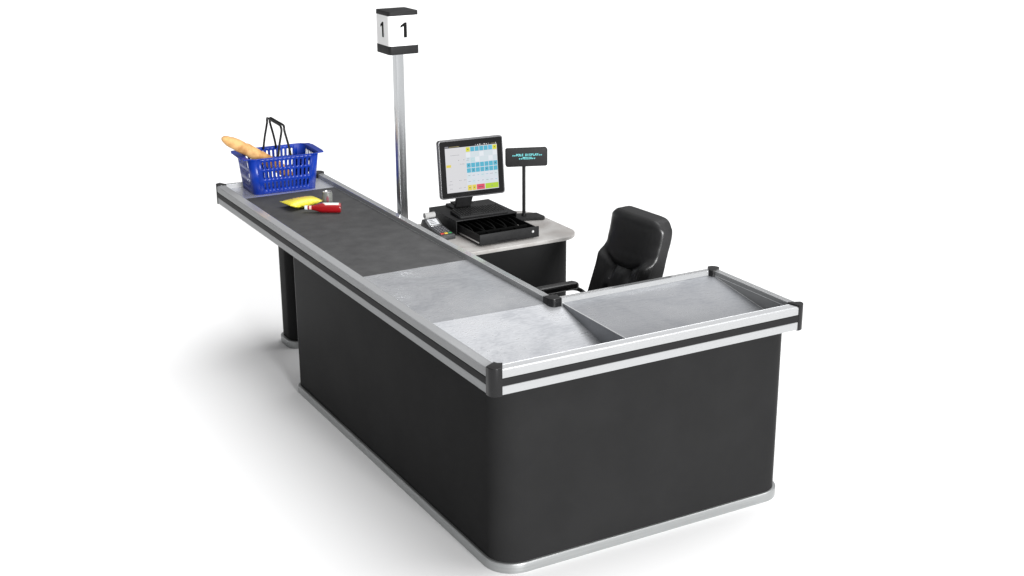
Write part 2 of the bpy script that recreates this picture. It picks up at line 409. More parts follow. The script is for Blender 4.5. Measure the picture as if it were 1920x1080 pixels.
# ------------------------------------------------------------------ monitor
mc = Vector((1.072, 2.2, 1.0885)); yaw, tilt, mw, mh = -.0775, .113, .371, .311
mon = thing('touch_monitor', 'black flat touch screen monitor showing a till menu of coloured buttons', 'monitor', (mc.x + .01, 2.335, Z1), yaw)
def toloc(m): return mon_inv @ m
mon_m = T((mc.x + .01, 2.335, Z1)) @ Rz(yaw); mon_inv = mon_m.inverted()
bm = new(); box(bm, -.060, .090, -.085, .085, 0, .013, bev=.003); box(bm, -.03, .085, .03, .095, .0131, .018, bev=.002)
finish('foot', bm, 'black', mon)
bm = new()
box(bm, -.046, .046, -.018, .012, .010, .13, bev=.006, mat=Matrix.Shear('XZ', 4, (0, -.42)) if False else Matrix(((1, 0, 0, 0), (0, 1, -.55, 0), (0, 0, 1, 0), (0, 0, 0, 1))))
finish('neck', bm, 'black', mon)
face = mon_inv @ T(mc) @ Rz(yaw) @ Rx(-tilt)   # local x right, y back, z up
bm = new()
prism(bm, rpoly(rect(-mw / 2, mw / 2, -mh / 2, mh / 2), .016, 8), -.012, .016, bev=.006, seg=4, bevbot=True)
prism(bm, rpoly(rect(-mw / 2 + .04, mw / 2 - .04, -mh / 2 + .04, mh / 2 - .04), .02, 8), -.045, -.012, bev=.01, seg=3, bevbot=True)
o = finish('casing', bm, 'bezel', mon); o.matrix_local = face @ Rx(pi / 2)
bm = new(); prism(bm, rpoly(rect(-mw / 2 + .007, mw / 2 - .007, -mh / 2 + .007, mh / 2 - .007), .010, 8), .0155, .0172, bev=.0006, seg=1)
o = finish('bezel', bm, 'glassblack', mon); o.matrix_local = face @ Rx(pi / 2)
SC = {'bg': (.66, .66, .68), 'grid': (.66, .70, .76), 'pale': (.62, .70, .74), 'teal': (.07, .42, .58), 'teal2': (.10, .46, .70), 'pteal': (.46, .68, .72), 'yel': (.66, .66, .03), 'yel2': (.72, .60, .07), 'lime': (.42, .62, .02), 'red': (.68, .06, .12), 'txt': (.22, .22, .25), 'dk': (.03, .05, .06), 'wh': (.8, .8, .8), 'gold': (.5, .42, .2), 'line': (.74, .78, .82)}
for k, c in SC.items(): M['s_' + k] = plain('screen ' + k, c, .4, spec=.1, emit=1.0); M['s_' + k].node_tree.nodes['Principled BSDF'].inputs['Base Color'].default_value = (.01, .01, .01, 1)
skeys = ['s_' + k for k in SC]; SI = {k: i for i, k in enumerate(SC)}
sw, sh = .298, .247
bm = new()
def sq(u0, v0, u1, v1, k, lay):
    x0, x1 = -sw / 2 + u0 * sw, -sw / 2 + u1 * sw; z0, z1 = sh / 2 - v1 * sh, sh / 2 - v0 * sh
    z = .0176 + lay * .00025
    quad(bm, (x0, z0, z), (x1, z0, z), (x1, z1, z), (x0, z1, z), mi=SI[k])
sq(0, .045, 1, 1, 'bg', 0)
sq(.39, .165, .995, .865, 'grid', 1)
c0, cw = .393, .0862
def cell(ci, v0, v1, k, n=1, lay=2, gp=.005): sq(c0 + ci * cw + gp, v0, c0 + (ci + n) * cw - gp, v1, k, lay)
for i in range(7): cell(i, .058, .155, 'yel' if i in (0, 6) else ('teal2' if i == 5 else 'teal'))
for r_ in range(2):
    for i in range(7): cell(i, .175 + r_ * .105, .27 + r_ * .105, 'pale' if (i + r_) % 3 else 'line', gp=.002)
cell(0, .285, .385, 'pale', gp=.002); cell(1, .285, .385, 'pteal', gp=.002)
for i in range(7): cell(i, .400, .497, 'teal'); cell(i, .510, .605, 'teal')
for r_ in range(2):
    for i in range(7): cell(i, .620 + r_ * .12, .73 + r_ * .12, 'grid' if (i * 2 + r_) % 3 else 'pale', gp=.002)
for i in range(2): cell(i, .872, .985, 'yel2')
cell(2, .872, .985, 'red', 1.9); cell(3.95, .872, .985, 'lime', 3.07)
for u, v, w_ in [(.10, .20, .17), (.06, .745, .05), (.24, .745, .05), (.33, .745, .05), (.06, .91, .05), (.23, .91, .05), (.32, .91, .04), (.035, .82, .08), (.27, .40, .09), (.41, .30, .05), (.40, .335, .045)]:
    n_ = max(2, int(w_ / .018))
    for q in range(n_): sq(u + q * w_ / n_, v, u + q * w_ / n_ + w_ / n_ * .7, v + .008, 'txt', 3)
for u, v in [(.245, .31), (.345, .31)]: sq(u, v, u + .012, v + .016, 'txt', 3)
sq(.01, .40, .10, .455, 'yel2', 3)
for i, v in [(0, .44), (6, .44), (1, .555), (4, .55), (0, .925), (1, .925), (2.5, .93), (5, .925), (0, .10), (6, .10)]:
    u = c0 + (i + .5) * cw; sq(u - .010, v - .006, u + .010, v + .014, 'dk' if i not in (2.5, 5) else 'txt', 3)
sq(c0 + 2.4 * cw, .925, c0 + 3.5 * cw, .935, 'dk', 4)
for i in range(7):
    for v in (.665, .79):
        u = c0 + (i + .5) * cw; wd = random.uniform(.014, .030); sq(u - wd, v, u + wd, v + .007, 'txt' if random.random() < .4 else 'teal', 3)
for i in range(1, 7):
    for v in (.455, .56): u = c0 + (i + .5) * cw; sq(u - .02, v, u + .02, v + .005, 'txt' if (i + int(v * 100)) % 2 else 'teal2', 3)
sq(.0, .008, .07, .036, 'txt', 0)
for q in range(12): sq(.085 + q * .016, .018, .085 + q * .016 + .011, .030, 'gold', 0)
for q in range(7): sq(.58 + q * .042, .010 + .006 * (q % 2), .58 + q * .042 + .020, .034, 'wh' if q % 3 else 'txt', 0)
for q in range(4): sq(.885 + q * .02, .020, .885 + q * .02 + .013, .028, 'gold', 0)
sq(.975, .008, .985, .036, 'wh', 0)
o = finish('screen', bm, skeys, mon, 0); o.matrix_local = face @ Rx(pi / 2)

# ------------------------------------------------------------------ keyboard
kb = thing('keyboard', 'black low keyboard lying on the cash drawer below the monitor', 'keyboard', (1.115, 2.192, Z1), -.05)
bm = new()
vs = prism(bm, rpoly(rect(-.144, .144, -.068, .068), .012, 6), .001, .013, bev=.003, bevbot=True)
for v in bm.verts: v.co.z += max(0, (v.co.y + .07)) * .06 if v.co.z > .005 else 0
finish('base', bm, 'black', kb)
bm = new()
for r_ in range(6):
    n_ = 18
    y = .052 - r_ * .0195
    i = 0
    while i < n_:
        wk = 1
        if r_ == 5 and i == 4: wk = 5
        x0 = -.150 + i * .0167; x1 = x0 + wk * .0167 - .0028
        zt = .0135 + (y + .07) * .06
        box(bm, x0, x1, y - .0078, y + .0078, zt - .003, zt + .0035, bev=.001, seg=1)
        i += wk
M['keyprint'] = plain('grey key print', (.16, .16, .15), .6)
for r_ in range(5):
    for i in range(18):
        if random.random() < .55:
            x = -.144 + i * .0167; y = .054 - r_ * .0195; zt = .0135 + (y + .07) * .06 + .0036
            quad(bm, (x, y, zt), (x + .004, y, zt), (x + .004, y + .003, zt), (x, y + .003, zt), mi=1)
for v in bm.verts: v.co.x *= .90
finish('keys', bm, ['black', 'keyprint'], kb)

# ------------------------------------------------------------------ customer display
cy = -.357
vd = thing('customer_display', 'black pole display with cyan text standing on the pale desk top', 'customer display', (1.425, 2.235, DZ), cy)
bm = new(); prism(bm, rpoly([(-.10, -.05), (.092, -.05), (.105, -.03), (.072, .05), (-.10, .05)], [.006, .004, .01, .01, .006], 4), 0, .018, bev=.003)
finish('base', bm, 'black', vd)
bm = new(); lathe(bm, [(0, .018), (.014, .018), (.0125, .030), (.0095, .032), (.0095, .31), (0, .31)], 20, T((-.008, 0, 0)))
finish('stem', bm, 'black', vd)
dm = T((.000, .016, 1.0955 - DZ)); bm = new()
prism(bm, rpoly(rect(-.1145, .1145, -.050, .050), .011, 8), -.018, .013, bev=.003, seg=3, bevbot=True)
hd = finish('display_head', bm, 'black', vd, loc=(0, .0, 1.0955 - DZ), rot=(pi / 2, 0, 0))
hd.location = (0.006, .0, 1.0955 - DZ)
def text_mesh(s, size, adv, x0, y0, z, name, mat, parent):
    bmx = new()
    for i, ch in enumerate(s):
        if ch == ' ': continue
        cu = bpy.data.curves.new('t', 'FONT'); cu.body = ch; cu.size = size; cu.align_x = 'CENTER'; cu.offset = .0005
        to = bpy.data.objects.new('t', cu); COL.objects.link(to)
        dg = bpy.context.evaluated_depsgraph_get(); me = bpy.data.meshes.new_from_object(to.evaluated_get(dg))
        me.transform(T((x0 + i * adv, y0 - (size * .32 if ch == '*' else 0), z)) @ Matrix.Diagonal((.95, 1, 1, 1)))
        bmx.from_mesh(me); bpy.data.objects.remove(to); bpy.data.meshes.remove(me)
    return finish(name, bmx, mat, parent, 0)
M['cyan'] = plain('cyan vacuum display', (.10, .42, .44), .5, emit=.5)
adv = .0103
text_mesh('**POLE DISPLAY**', .0175, adv, -7.5 * adv + .002, .009, .0136, 'display_text', 'cyan', hd)
text_mesh('**PD220**', .0175, adv, -4 * adv + .002, -.009, .0136, 'display_text', 'cyan', hd)

# ------------------------------------------------------------------ card terminal
ct = thing('card_terminal', 'dark grey payment terminal with white paper roll beside the cash drawer', 'card terminal', (.866, 2.186, DZ), .02)
bm = new()
# side profile (y, z), extruded along x
pr = [(-.115, .0), (-.118, .014), (-.112, .024), (.03, .042), (.085, .068), (.108, .064), (.122, .040), (.122, .0)]
hw = .042
A = [bm.verts.new((-hw, y, z)) for y, z in pr]; B = [bm.verts.new((hw, y, z)) for y, z in pr]
for i in range(len(pr)): bm.faces.new((A[i], A[(i + 1) % len(pr)], B[(i + 1) % len(pr)], B[i]))
bm.faces.new(A); bm.faces.new(B[::-1])
bmesh.ops.recalc_face_normals(bm, faces=bm.faces)
bmesh.ops.bevel(bm, geom=list(bm.edges), offset=.004, segments=3, affect='EDGES', profile=.5)
M['termgrey'] = plain('dark grey terminal plastic', (.035, .036, .038), .4)
finish('terminal_body', bm, 'termgrey', ct)
bm = new(); lathe(bm, [(0, -.030), (.006, -.030), (.006, -.028), (.0155, -.030), (.0155, .030), (.006, .030), (0, .030)], 24, T((-.002, .097, .084)) @ Ry(pi / 2))
finish('paper_roll', bm, 'paper', ct)
def slope(y): return .024 + (y + .112) / .142 * .018 if y < .03 else .042 + (y - .03) / .055 * .026
bm = new(); quad(bm, (-.028, .036, slope(.036) + .0012), (.028, .036, slope(.036) + .0012), (.028, .080, slope(.080) + .0012), (-.028, .080, slope(.080) + .0012))
M['lcd'] = plain('white display panel', (.50, .51, .53), .4)
scr = finish('display', bm, 'lcd', ct, 0)
bm = new()
for r_ in range(3): quad(bm, (-.02, .045 + r_ * .011, slope(.045 + r_ * .011) + .002), (.012 - r_ * .005, .045 + r_ * .011, slope(.045 + r_ * .011) + .002), (.012 - r_ * .005, .048 + r_ * .011, slope(.048 + r_ * .011) + .002), (-.02, .048 + r_ * .011, slope(.048 + r_ * .011) + .002))
finish('display_lines', bm, 'ink', scr, 0)
M['keygrey'] = plain('grey rubber keys', (.10, .10, .11), .5)
bm = new()
for r_ in range(5):
    for c in range(4 if r_ else 3):
        x = -.0245 + c * .0163; y = .018 - r_ * .0195; z = slope(y)
        box(bm, x - .0062, x + .0062, y - .0062, y + .0062, z - .001, z + .0035, bev=.0012, seg=1)
finish('keypad', bm, 'keygrey', ct)
bm = new(); box(bm, -.03, .03, .024, .030, slope(.027) - .001, slope(.027) + .003, bev=.001)
finish('paper_cutter', bm, 'silver', ct)
for i, (nm, c) in enumerate([('cancel_key', (.45, .03, .02)), ('clear_key', (.60, .42, .05)), ('enter_key', (.02, .20, .06))]):
    M[nm] = plain(nm.replace('_', ' '), c, .4)
    bm = new(); x = -.0225 + i * .0225; z = slope(-.083)
    box(bm, x - .0095, x + .0095, -.092, -.076, z - .001, z + .004, bev=.0015); finish(nm, bm, nm, ct)

# ------------------------------------------------------------------ office chair
ch = thing('office_chair', 'black leather swivel chair with padded backrest and armrests behind the bagging tray', 'office chair', (1.093, 1.130, 0), radians(4.3))
# local: faces -x. origin = gas column
def spine(z):
    d = z - .86; return .300 + (.12 * d if d > 0 else .37 * d) - .012 * math.exp(-(d / .06) ** 2)
def backrest():
    bm = new(); nu, nv = 48, 56
    def wv(z):      # half width
        t = (z - .46) / .585
        w = .182 + .012 * sin(pi * min(1, max(0, t)) * .75)
        return w
    def front(s, z):
        t = (z - .46) / .585
        x = spine(z)
        puff = .030 * (1 - abs(s) ** 3.0)
        # lower bolsters and pillow break
        bol = max(0, min(1, (.875 - .10 * (1 - abs(s)) - z) / .05)); bol = bol * bol * (3 - 2 * bol)
        side = max(0, abs(s) - .52) / .48; side = side * side * (3 - 2 * side) if side < 1 else 1
        x -= puff + bol * (.006 + .052 * side * (1 - .7 * max(0, abs(s) - .85) / .15))
        # crease under the head pillow
        x += .014 * math.exp(-((z - (.775 + .10 * max(0, abs(s) - .3))) / .012) ** 2) * (1 - .4 * abs(s))
        # buttons
        for sb_ in (-.32, .32):
            x += .022 * math.exp(-(((s - sb_) / .10) ** 2 + ((z - .755) / .026) ** 2))
            x += .022 * math.exp(-(((s - sb_) / .10) ** 2 + ((z - .64) / .026) ** 2))
        return x
    def pos(u, v):
        s = -1 + 2 * u
        z = .46 + .572 * v
        # rounded outline (superellipse toward the top)
        k = max(0, (v - .70) / .30)
        w = wv(z) * (1 + .03 * k) * (1 - .07 * k ** 12)
        z -= .034 * abs(s) ** 9 * k
        return s, w * s, z
    F, Bk = [], []
    for j in range(nv + 1):
        v = j / nv; rf, rb = [], []
        for i in range(nu + 1):
            # ease so borders get rounding
            u = i / nu
            s, y, z = pos(u, v)
            edge = max(abs(s) ** 10, max(0, (v - .9) / .1) ** 3)
            xf = front(s, z) + .020 * edge
            rf.append(bm.verts.new((xf, y, z)))
        F.append(rf)
    for j in range(nv):
        for i in range(nu):
            bm.faces.new((F[j][i], F[j][i + 1], F[j + 1][i + 1], F[j + 1][i]))
    # boundary loop -> side band -> back
    loop = [F[0][i] for i in range(nu + 1)] + [F[j][nu] for j in range(1, nv + 1)] + [F[nv][i] for i in range(nu - 1, -1, -1)] + [F[j][0] for j in range(nv - 1, 0, -1)]
    cen = Vector((0, 0, .72)); prevl = loop
    for dx, sc_, mi in ((.006, 1.004, 1), (.060, 1.006, 1), (.066, .985, 0), (.074, .93, 0), (.080, .70, 0), (.083, .35, 0)):
        cur = []
        for v in loop:
            p = v.co.copy(); x = spine(p.z)
            if dx > .03: xb = x + dx + .012
            else: xb = p.x + dx
            cur.append(bm.verts.new((xb, p.y * sc_, cen.z + (p.z - cen.z) * sc_)))
        n = len(loop)
        for i in range(n):
            f = bm.faces.new((prevl[i], prevl[(i + 1) % n], cur[(i + 1) % n], cur[i])); f.material_index = mi
        prevl = cur
    bm.faces.new(prevl)
    return bm
br = finish('backrest', backrest(), ['leather', 'leather_side'], ch, 50)
bm = new(); prism(bm, rpoly(rect(-.26, .22, -.245, .245), .09, 10), .40, .49, bev=.035, seg=6, bevbot=True)
finish('seat', bm, 'leather', ch, 60)
for s in (-1, 1):
    bm = new()
    vs = prism(bm, rpoly(rect(-.075, .175, -.027, .027), [.02, .024, .024, .02], 6), .622, .658, bev=.012, seg=4, bevbot=True)
    for v in bm.verts:
        v.co.z -= 1.6 * max(0, v.co.x - .09) ** 2
        v.co.y += s * .262
    arm = finish('armrest', bm, 'leather', ch, 60)
    bm = new(); y = s * .262
    tube(bm, smoothpath([(-.06, y, .622), (.08, y, .622), (.165, y, .612), (.215, y * .96, .575), (.235, y * .9, .50), (.20, y * .85, .43), (.10, y * .7, .40)], 6), .015, 10, flat=.7)
    tube(bm, smoothpath([(-.055, y, .622), (-.085, y, .56), (-.075, y * .95, .47), (-.03, y * .8, .405)], 6), .015, 10, flat=.7)
    finish('arm_bracket', bm, 'black', arm, 60)
bm = new(); lathe(bm, [(0, .40), (.06, .40), (.06, .38), (.028, .37), (.028, .20), (.035, .20), (.035, .09), (0, .09)], 24)
finish('gas_column', bm, 'black', ch)
for k in range(5):
    a = k * 2 * pi / 5 + .3
    bm = new(); tube(bm, [(0, 0, .11), (cos(a) * .15, sin(a) * .15, .095), (cos(a) * .29, sin(a) * .29, .07)], [.03, .024, .018], 10)
    lg = finish('base_leg', bm, 'black', ch, 60)
    bm = new()
    for q in (-1, 1):
        lathe(bm, [(0, -.009), (.022, -.009), (.026, -.004), (.026, .004), (.022, .009), (0, .009)], 18, T((cos(a) * .29, sin(a) * .29, .027)) @ Rz(a + .6) @ T((0, q * .012, 0)) @ Rx(pi / 2))
    finish('castor', bm, 'rubber', lg)

# ------------------------------------------------------------------ shopping basket
BZ = .8815
bk = thing('shopping_basket', 'blue slotted plastic shopping basket with two black handles on the counter end', 'shopping basket', (.322, 3.100, BZ), -.045)
ba, bb, bh, bs, bR = .399, .285, .202, .895, .035
def bpt(side, u, v):
    """side 0 near(-y) 1 right(+x) 2 far(+y) 3 left(-x); u,v in 0..1 over the flat part"""
    k = bs + (1 - bs) * v; a, b = ba / 2 * k, bb / 2 * k; r = bR; z = v * bh
    if side == 0: return Vector((-a + r + u * 2 * (a - r), -b, z))
    if side == 2: return Vector((a - r - u * 2 * (a - r), b, z))
    if side == 1: return Vector((a, -b + r + u * 2 * (b - r), z))
    return Vector((-a, b - r - u * 2 * (b - r), z))
bm = new()
def slotcell(side, u0, u1, v0, v1, su, sv0, sv1):
    """cell with a stadium slot, su = half width in metres"""
    Lh = (bpt(side, 1, .5) - bpt(side, 0, .5)).length
    hw_ = su / Lh; uc = (u0 + u1) / 2
    rv = su / bh; hole = []; outer = []
    N = 6
    angs = []
    pts = []
    for k in range(N + 1):
        a = pi * k / N; pts.append((uc + hw_ * cos(a), sv1 - rv + rv * sin(a)))
    for k in range(N + 1):
        a = pi + pi * k / N; pts.append((uc + hw_ * cos(a), sv0 + rv + rv * sin(a)))
    n = len(pts)
    out = []
    for i, (u, v) in enumerate(pts):
        half = n // 2; q = i % half; t = q / N
        if i < half:
            s = t * 3    # right -> top -> left path
            if s < .75: o_ = (u1, (sv1 - rv) + (v1 - (sv1 - rv)) * (s / .75))
            elif s <= 2.25: o_ = (u1 + (u0 - u1) * ((s - .75) / 1.5), v1)
            else: o_ = (u0, v1 + ((sv1 - rv) - v1) * ((s - 2.25) / .75))
        else:
            s = t * 3
            if s < .75: o_ = (u0, (sv0 + rv) + (v0 - (sv0 + rv)) * (s / .75))
            elif s <= 2.25: o_ = (u0 + (u1 - u0) * ((s - .75) / 1.5), v0)
            else: o_ = (u1, v0 + ((sv0 + rv) - v0) * ((s - 2.25) / .75))
        out.append(o_)
    H = [bm.verts.new(bpt(side, *p)) for p in pts]; O = [bm.verts.new(bpt(side, *p)) for p in out]
    for i in range(n):
        j = (i + 1) % n; bm.faces.new((H[i], H[j], O[j], O[i]))
    # corner filler of the outer rectangle
    for (i, c) in ((1, (u1, v1)), (4, (u0, v1)), (N + 2, (u0, v0)), (N + 5, (u1, v0))):
        cv = bm.verts.new(bpt(side, *c)); a_, b_ = O[i], O[i + 1]
        try: bm.faces.new((a_, b_, cv))
        except Exception: pass
rows = [(.0, .12, .32, .37), (.37, .42, .62, .665), (.665, .69, .90, 1.0)]
rows = [(.0, .13, .315, .375), (.375, .43, .63, .67), (.67, .705, .905, 1.0)]
for side in range(4):
    nc = 12 if side in (0, 2) else 7
    m0, m1 = (.065, .965) if nc == 12 else (.04, .96)
    for r0, s0, s1, r1 in rows:
        for c in range(nc):
            u0 = m0 + (m1 - m0) * c / nc; u1 = m0 + (m1 - m0) * (c + 1) / nc
            slotcell(side, u0, u1, r0, r1, .0048 if nc == 12 else .0074, s0, s1)
        for (a, b) in ((0, m0), (m1, 1)): bm.faces.new([bm.verts.new(bpt(side, *p)) for p in ((a, r0), (b, r0), (b, r1), (a, r1))])
# rounded corners
for ci in range(4):
    sgx, sgy = ((1, -1), (1, 1), (-1, 1), (-1, -1))[ci]; a0 = (-pi / 2, 0, pi / 2, pi)[ci]
    n = 8; R0, R1 = [], []
    for v, R_ in ((0, R0), (1, R1)):
        k = bs + (1 - bs) * v; a, b = ba / 2 * k, bb / 2 * k
        for q in range(n + 1):
            t = a0 + pi / 2 * q / n
            R_.append(bm.verts.new((sgx * (a - bR) + bR * cos(t), sgy * (b - bR) + bR * sin(t), v * bh)))
    for q in range(n): bm.faces.new((R0[q], R0[q + 1], R1[q + 1], R1[q]))
bp_ = rpoly(rect(-ba / 2 * bs, ba / 2 * bs, -bb / 2 * bs, bb / 2 * bs), bR, 8)
bm.faces.new([bm.verts.new((x, y, .001)) for x, y in bp_])
bmesh.ops.remove_doubles(bm, verts=bm.verts, dist=.0002)
bmesh.ops.recalc_face_normals(bm, faces=bm.faces)
shell = finish('basket_body', bm, 'blue', bk, 40)
sol = shell.modifiers.new('thickness', 'SOLIDIFY'); sol.thickness = .0021; sol.offset = 0
# rim with end grips
bm = new()
a, b = ba / 2, bb / 2
inner = rpoly(rect(-a + .001, a - .001, -b + .001, b - .001), bR, 8)
outer = [(x + (.006 if x > 0 else -.006) * (1 if abs(x) > a - bR else abs(x) / (a - bR)), y + (.006 if y > 0 else -.006) * (1 if abs(y) > b - bR else abs(y) / (b - bR))) for x, y in inner]
def grip(x, y):
    if abs(x) > a and abs(y) < b - .012:
        x += (.034 if x > 0 else -.034) * (1 if abs(y) < b - .05 else .8)
    return (x, y)
# densify the short ends for the grips
def dens(P):
    out = []
    for i in range(len(P)):
        p, q = P[i], P[(i + 1) % len(P)]; out.append(p)
        if abs(p[0] - q[0]) < 1e-4 and abs(p[1] - q[1]) > .1:
            for k in range(1, 20): out.append((p[0], p[1] + (q[1] - p[1]) * k / 20))
    return out
inner, outer = dens(inner), [grip(*p) for p in dens(outer)]
n = len(inner)
zt_, zl = bh + .003, bh - .003
vi = [bm.verts.new((x, y, zt_)) for x, y in inner]; vo = [bm.verts.new((x, y, zt_)) for x, y in outer]
vi2 = [bm.verts.new((x, y, zl)) for x, y in inner]; vo2 = [bm.verts.new((x, y, zl)) for x, y in outer]
for i in range(n):
    j = (i + 1) % n
    bm.faces.new((vi[i], vi[j], vo[j], vo[i])); bm.faces.new((vo[i], vo[j], vo2[j], vo2[i]))
    bm.faces.new((vo2[i], vo2[j], vi2[j], vi2[i])); bm.faces.new((vi2[i], vi2[j], vi[j], vi[i]))
rim = finish('rim', bm, 'blue', bk, 40)
bv = rim.modifiers.new('soften', 'BEVEL'); bv.width = .002; bv.segments = 2; bv.limit_method = 'ANGLE'
for s in (-1, 1):
    bm = new(); x0 = s * .038; xt = s * .009; yb_ = bb / 2 - .006
    zt2 = .372
    path = [(x0, -yb_, bh - .01), (x0 * .6 + xt * .4, -yb_ + .002, bh + .06), (xt, -yb_ + .004, zt2 - .032), (xt, -yb_ + .009, zt2 - .009), (xt, -yb_ + .028, zt2), (xt, 0, zt2), (xt, yb_ - .028, zt2), (xt, yb_ - .009, zt2 - .009), (xt, yb_ - .004, zt2 - .032), (x0 * .6 + xt * .4, yb_ - .002, bh + .06), (x0, yb_, bh - .01)]
    tube(bm, smoothpath(path, 5), .0064, 8)
    finish('handle', bm, 'handle', bk, 60)

# ------------------------------------------------------------------ baguette
M['crust'] = noisy('baked crust', (.34, .155, .045), (.56, .34, .14), nscale=16, rough=(.6, .8), spec=.25, bump=.6, bscale=60, detail=8, lo=.38, hi=.62)
nt = M['crust'].node_tree
p0 = Vector((.010, 3.100, 1.196)); p1 = Vector((.400, 3.085, .935))
ln = (p1 - p0).length; d = (p1 - p0).normalized()
bm = new(); N = 60; n = 24; rings = []
for i in range(N + 1):
    t = i / N; e = (1 - abs(2 * t - 1) ** 5.0) ** .5 if 0 < t < 1 else 0.0
    r = .0365 * max(e, .02)
    rg = []
    for k in range(n):
        a = 2 * pi * k / n
        # slashes across the top
        top = max(0, cos(a)) ** 1.5
        ph = (t * 5.0 + .22 * sin(a)) % 1
        sl = top * (.0042 * math.exp(-((ph - .5) / .11) ** 2) - .0022 * math.exp(-((ph - .70) / .07) ** 2))
        rr = r - sl * (e ** 2) + .0008 * sin(t * 41 + a * 3)
        rg.append(bm.verts.new((t * ln, rr * sin(a), rr * cos(a) * .92 + .010 * sin(pi * t))))
    rings.append(rg)
for i in range(N):
    for k in range(n): bm.faces.new((rings[i][k], rings[i][(k + 1) % n], rings[i + 1][(k + 1) % n], rings[i + 1][k]))
bm.faces.new(rings[0]); bm.faces.new(rings[-1][::-1])
bg = finish('baguette', bm, 'crust', None, 60)
bg.matrix_world = T(p0) @ Matrix.Rotation(0, 4, 'X') @ d.to_track_quat('X', 'Z').to_matrix().to_4x4()
tag(bg, 'golden brown baguette leaning out of the blue basket', 'bread')

# ------------------------------------------------------------------ snack bag
sbag = thing('snack_bag', 'bright yellow pillow-shaped snack bag lying on the belt', 'snack bag', (.2735, 2.622, .8828), .15)
bm = new(); nx, ny = 36, 24; Lx, Ly = .190, .130
def bagz(s, t):
    e = (1 - abs(s) ** 2.4) * (1 - abs(t) ** 3.2)
    return .030 * e ** .75
Ft, Fb = [], []
for j in range(ny + 1):
    a_, b_ = [], []
    for i in range(nx + 1):
        s, t = -1 + 2 * i / nx, -1 + 2 * j / ny
        pinch = 1 - .13 * (1 - s * s) 
        x = s * Lx / 2; y = t * Ly / 2 * pinch
        z = bagz(s, t); wr = .0018 * sin(s * 23 + t * 4) * (1 - abs(s)) ** .3 * (abs(t) ** 2) + .0012 * sin(t * 19 + s * 5) * abs(s) ** 3
        lift = .016 * abs(s) ** 2.2
        a_.append(bm.verts.new((x, y, .016 + z + wr + lift * .9)))
        b_.append(bm.verts.new((x, y, .016 - z * .55 + lift * .9 + wr)))
    Ft.append(a_); Fb.append(b_)
for j in range(ny):
    for i in range(nx):
        bm.faces.new((Ft[j][i], Ft[j][i + 1], Ft[j + 1][i + 1], Ft[j + 1][i])); bm.faces.new((Fb[j][i], Fb[j + 1][i], Fb[j + 1][i + 1], Fb[j][i + 1]))
bmesh.ops.remove_doubles(bm, verts=bm.verts, dist=.0006)
foil = finish('foil_bag', bm, 'yellow', sbag, 60)
def bagtop(x, y):
    s = x / (Lx / 2); t = y / (Ly / 2 * (1 - .13 * (1 - s * s)))
    return .016 + bagz(s, t) + .0144 * abs(s) ** 2.2 + .0018 * sin(s * 23 + t * 4) * (1 - abs(s)) ** .3 * (abs(t) ** 2) + .0018
bm = new()
def squig(pts, r, mi):
    P = smoothpath([(x, y, 0) for x, y in pts], 5)
    tube(bm, [(p.x, p.y, bagtop(p.x, p.y)) for p in P], r, 5, flat=.25, mi=mi)
for k in range(5):
    x = -.058 + k * .021; mi = 0 if k > 1 else 1
    squig([(x, .028 - .004 * k), (x + .006, .040 - .004 * k), (x + .012, .030 - .003 * k), (x + .004, .018 - .003 * k), (x + .014, .010)], .0014, mi)
squig([(-.072, .010), (-.060, -.004), (-.048, .006), (-.056, .020), (-.070, .012)], .0014, 1)
squig([(-.046, -.006), (-.030, -.012), (-.020, -.004)], .0013, 0)
squig([(-.070, .048), (-.03, .052), (.02, .048), (.045, .040)], .0012, 0)
finish('printed_lettering', bm, ['orange', 'brown'], foil, 0)

# ------------------------------------------------------------------ drink can
can = thing('drink_can', 'small grey and dull red drinks can standing on the belt', 'can', (.392, 2.548, .8828))
H = .083; R_ = .0272
bm = new(); lathe(bm, [(0, .003), (.018, .003), (.0200, .0), (.0220, .002), (R_, .009), (R_, H - .012), (.0235, H - .003)], 32); can_bm = bm
bm = new(); lathe(bm, [(.0235, H - .003), (.0240, H), (.0226, H + .0006), (.0216, H - .004), (0, H - .0045)], 32)
finish('can_lid', bm, 'lid', can)
bm = can_bm
for a0, a1, z0, z1 in [(-2.15, -1.65, .012, .056), (-2.05, -1.75, .0561, .064), (1.0, 1.7, .012, .06)]:
    n = 8
    for k in range(n):
        a = a0 + (a1 - a0) * k / n; b = a0 + (a1 - a0) * (k + 1) / n; r = R_ + .0004
        quad(bm, (r * cos(a), r * sin(a), z0), (r * cos(b), r * sin(b), z0), (r * cos(b), r * sin(b), z1), (r * cos(a), r * sin(a), z1), mi=1)
finish('can_body', bm, ['can', 'canred'], can)

# ------------------------------------------------------------------ ketchup bottle
kp = thing('sauce_bottle', 'red ketchup bottle with pale label lying on its side on the belt', 'bottle', (.333, 2.435, .8828 + .026))
q0 = Vector((.250, 2.497, .8828 + .026)); q1 = Vector((.408, 2.403, .8828 + .026))
ax = (q1 - q0); lb = ax.length; kp.rotation_euler = (0, 0, math.atan2(ax.y, ax.x)); kp.location = q0
# along local +x: neck -> base
kprof = [(0, .002), (.0098, .002), (.0098, .026), (.0115, .032), (.0165, .052), (.0235, .074), (.0255, .085), (.0255, lb - .006), (.023, lb), (0, lb)]
Mx = Ry(pi / 2)
bm = new(); lathe(bm, kprof, 8 * 4, Mx)
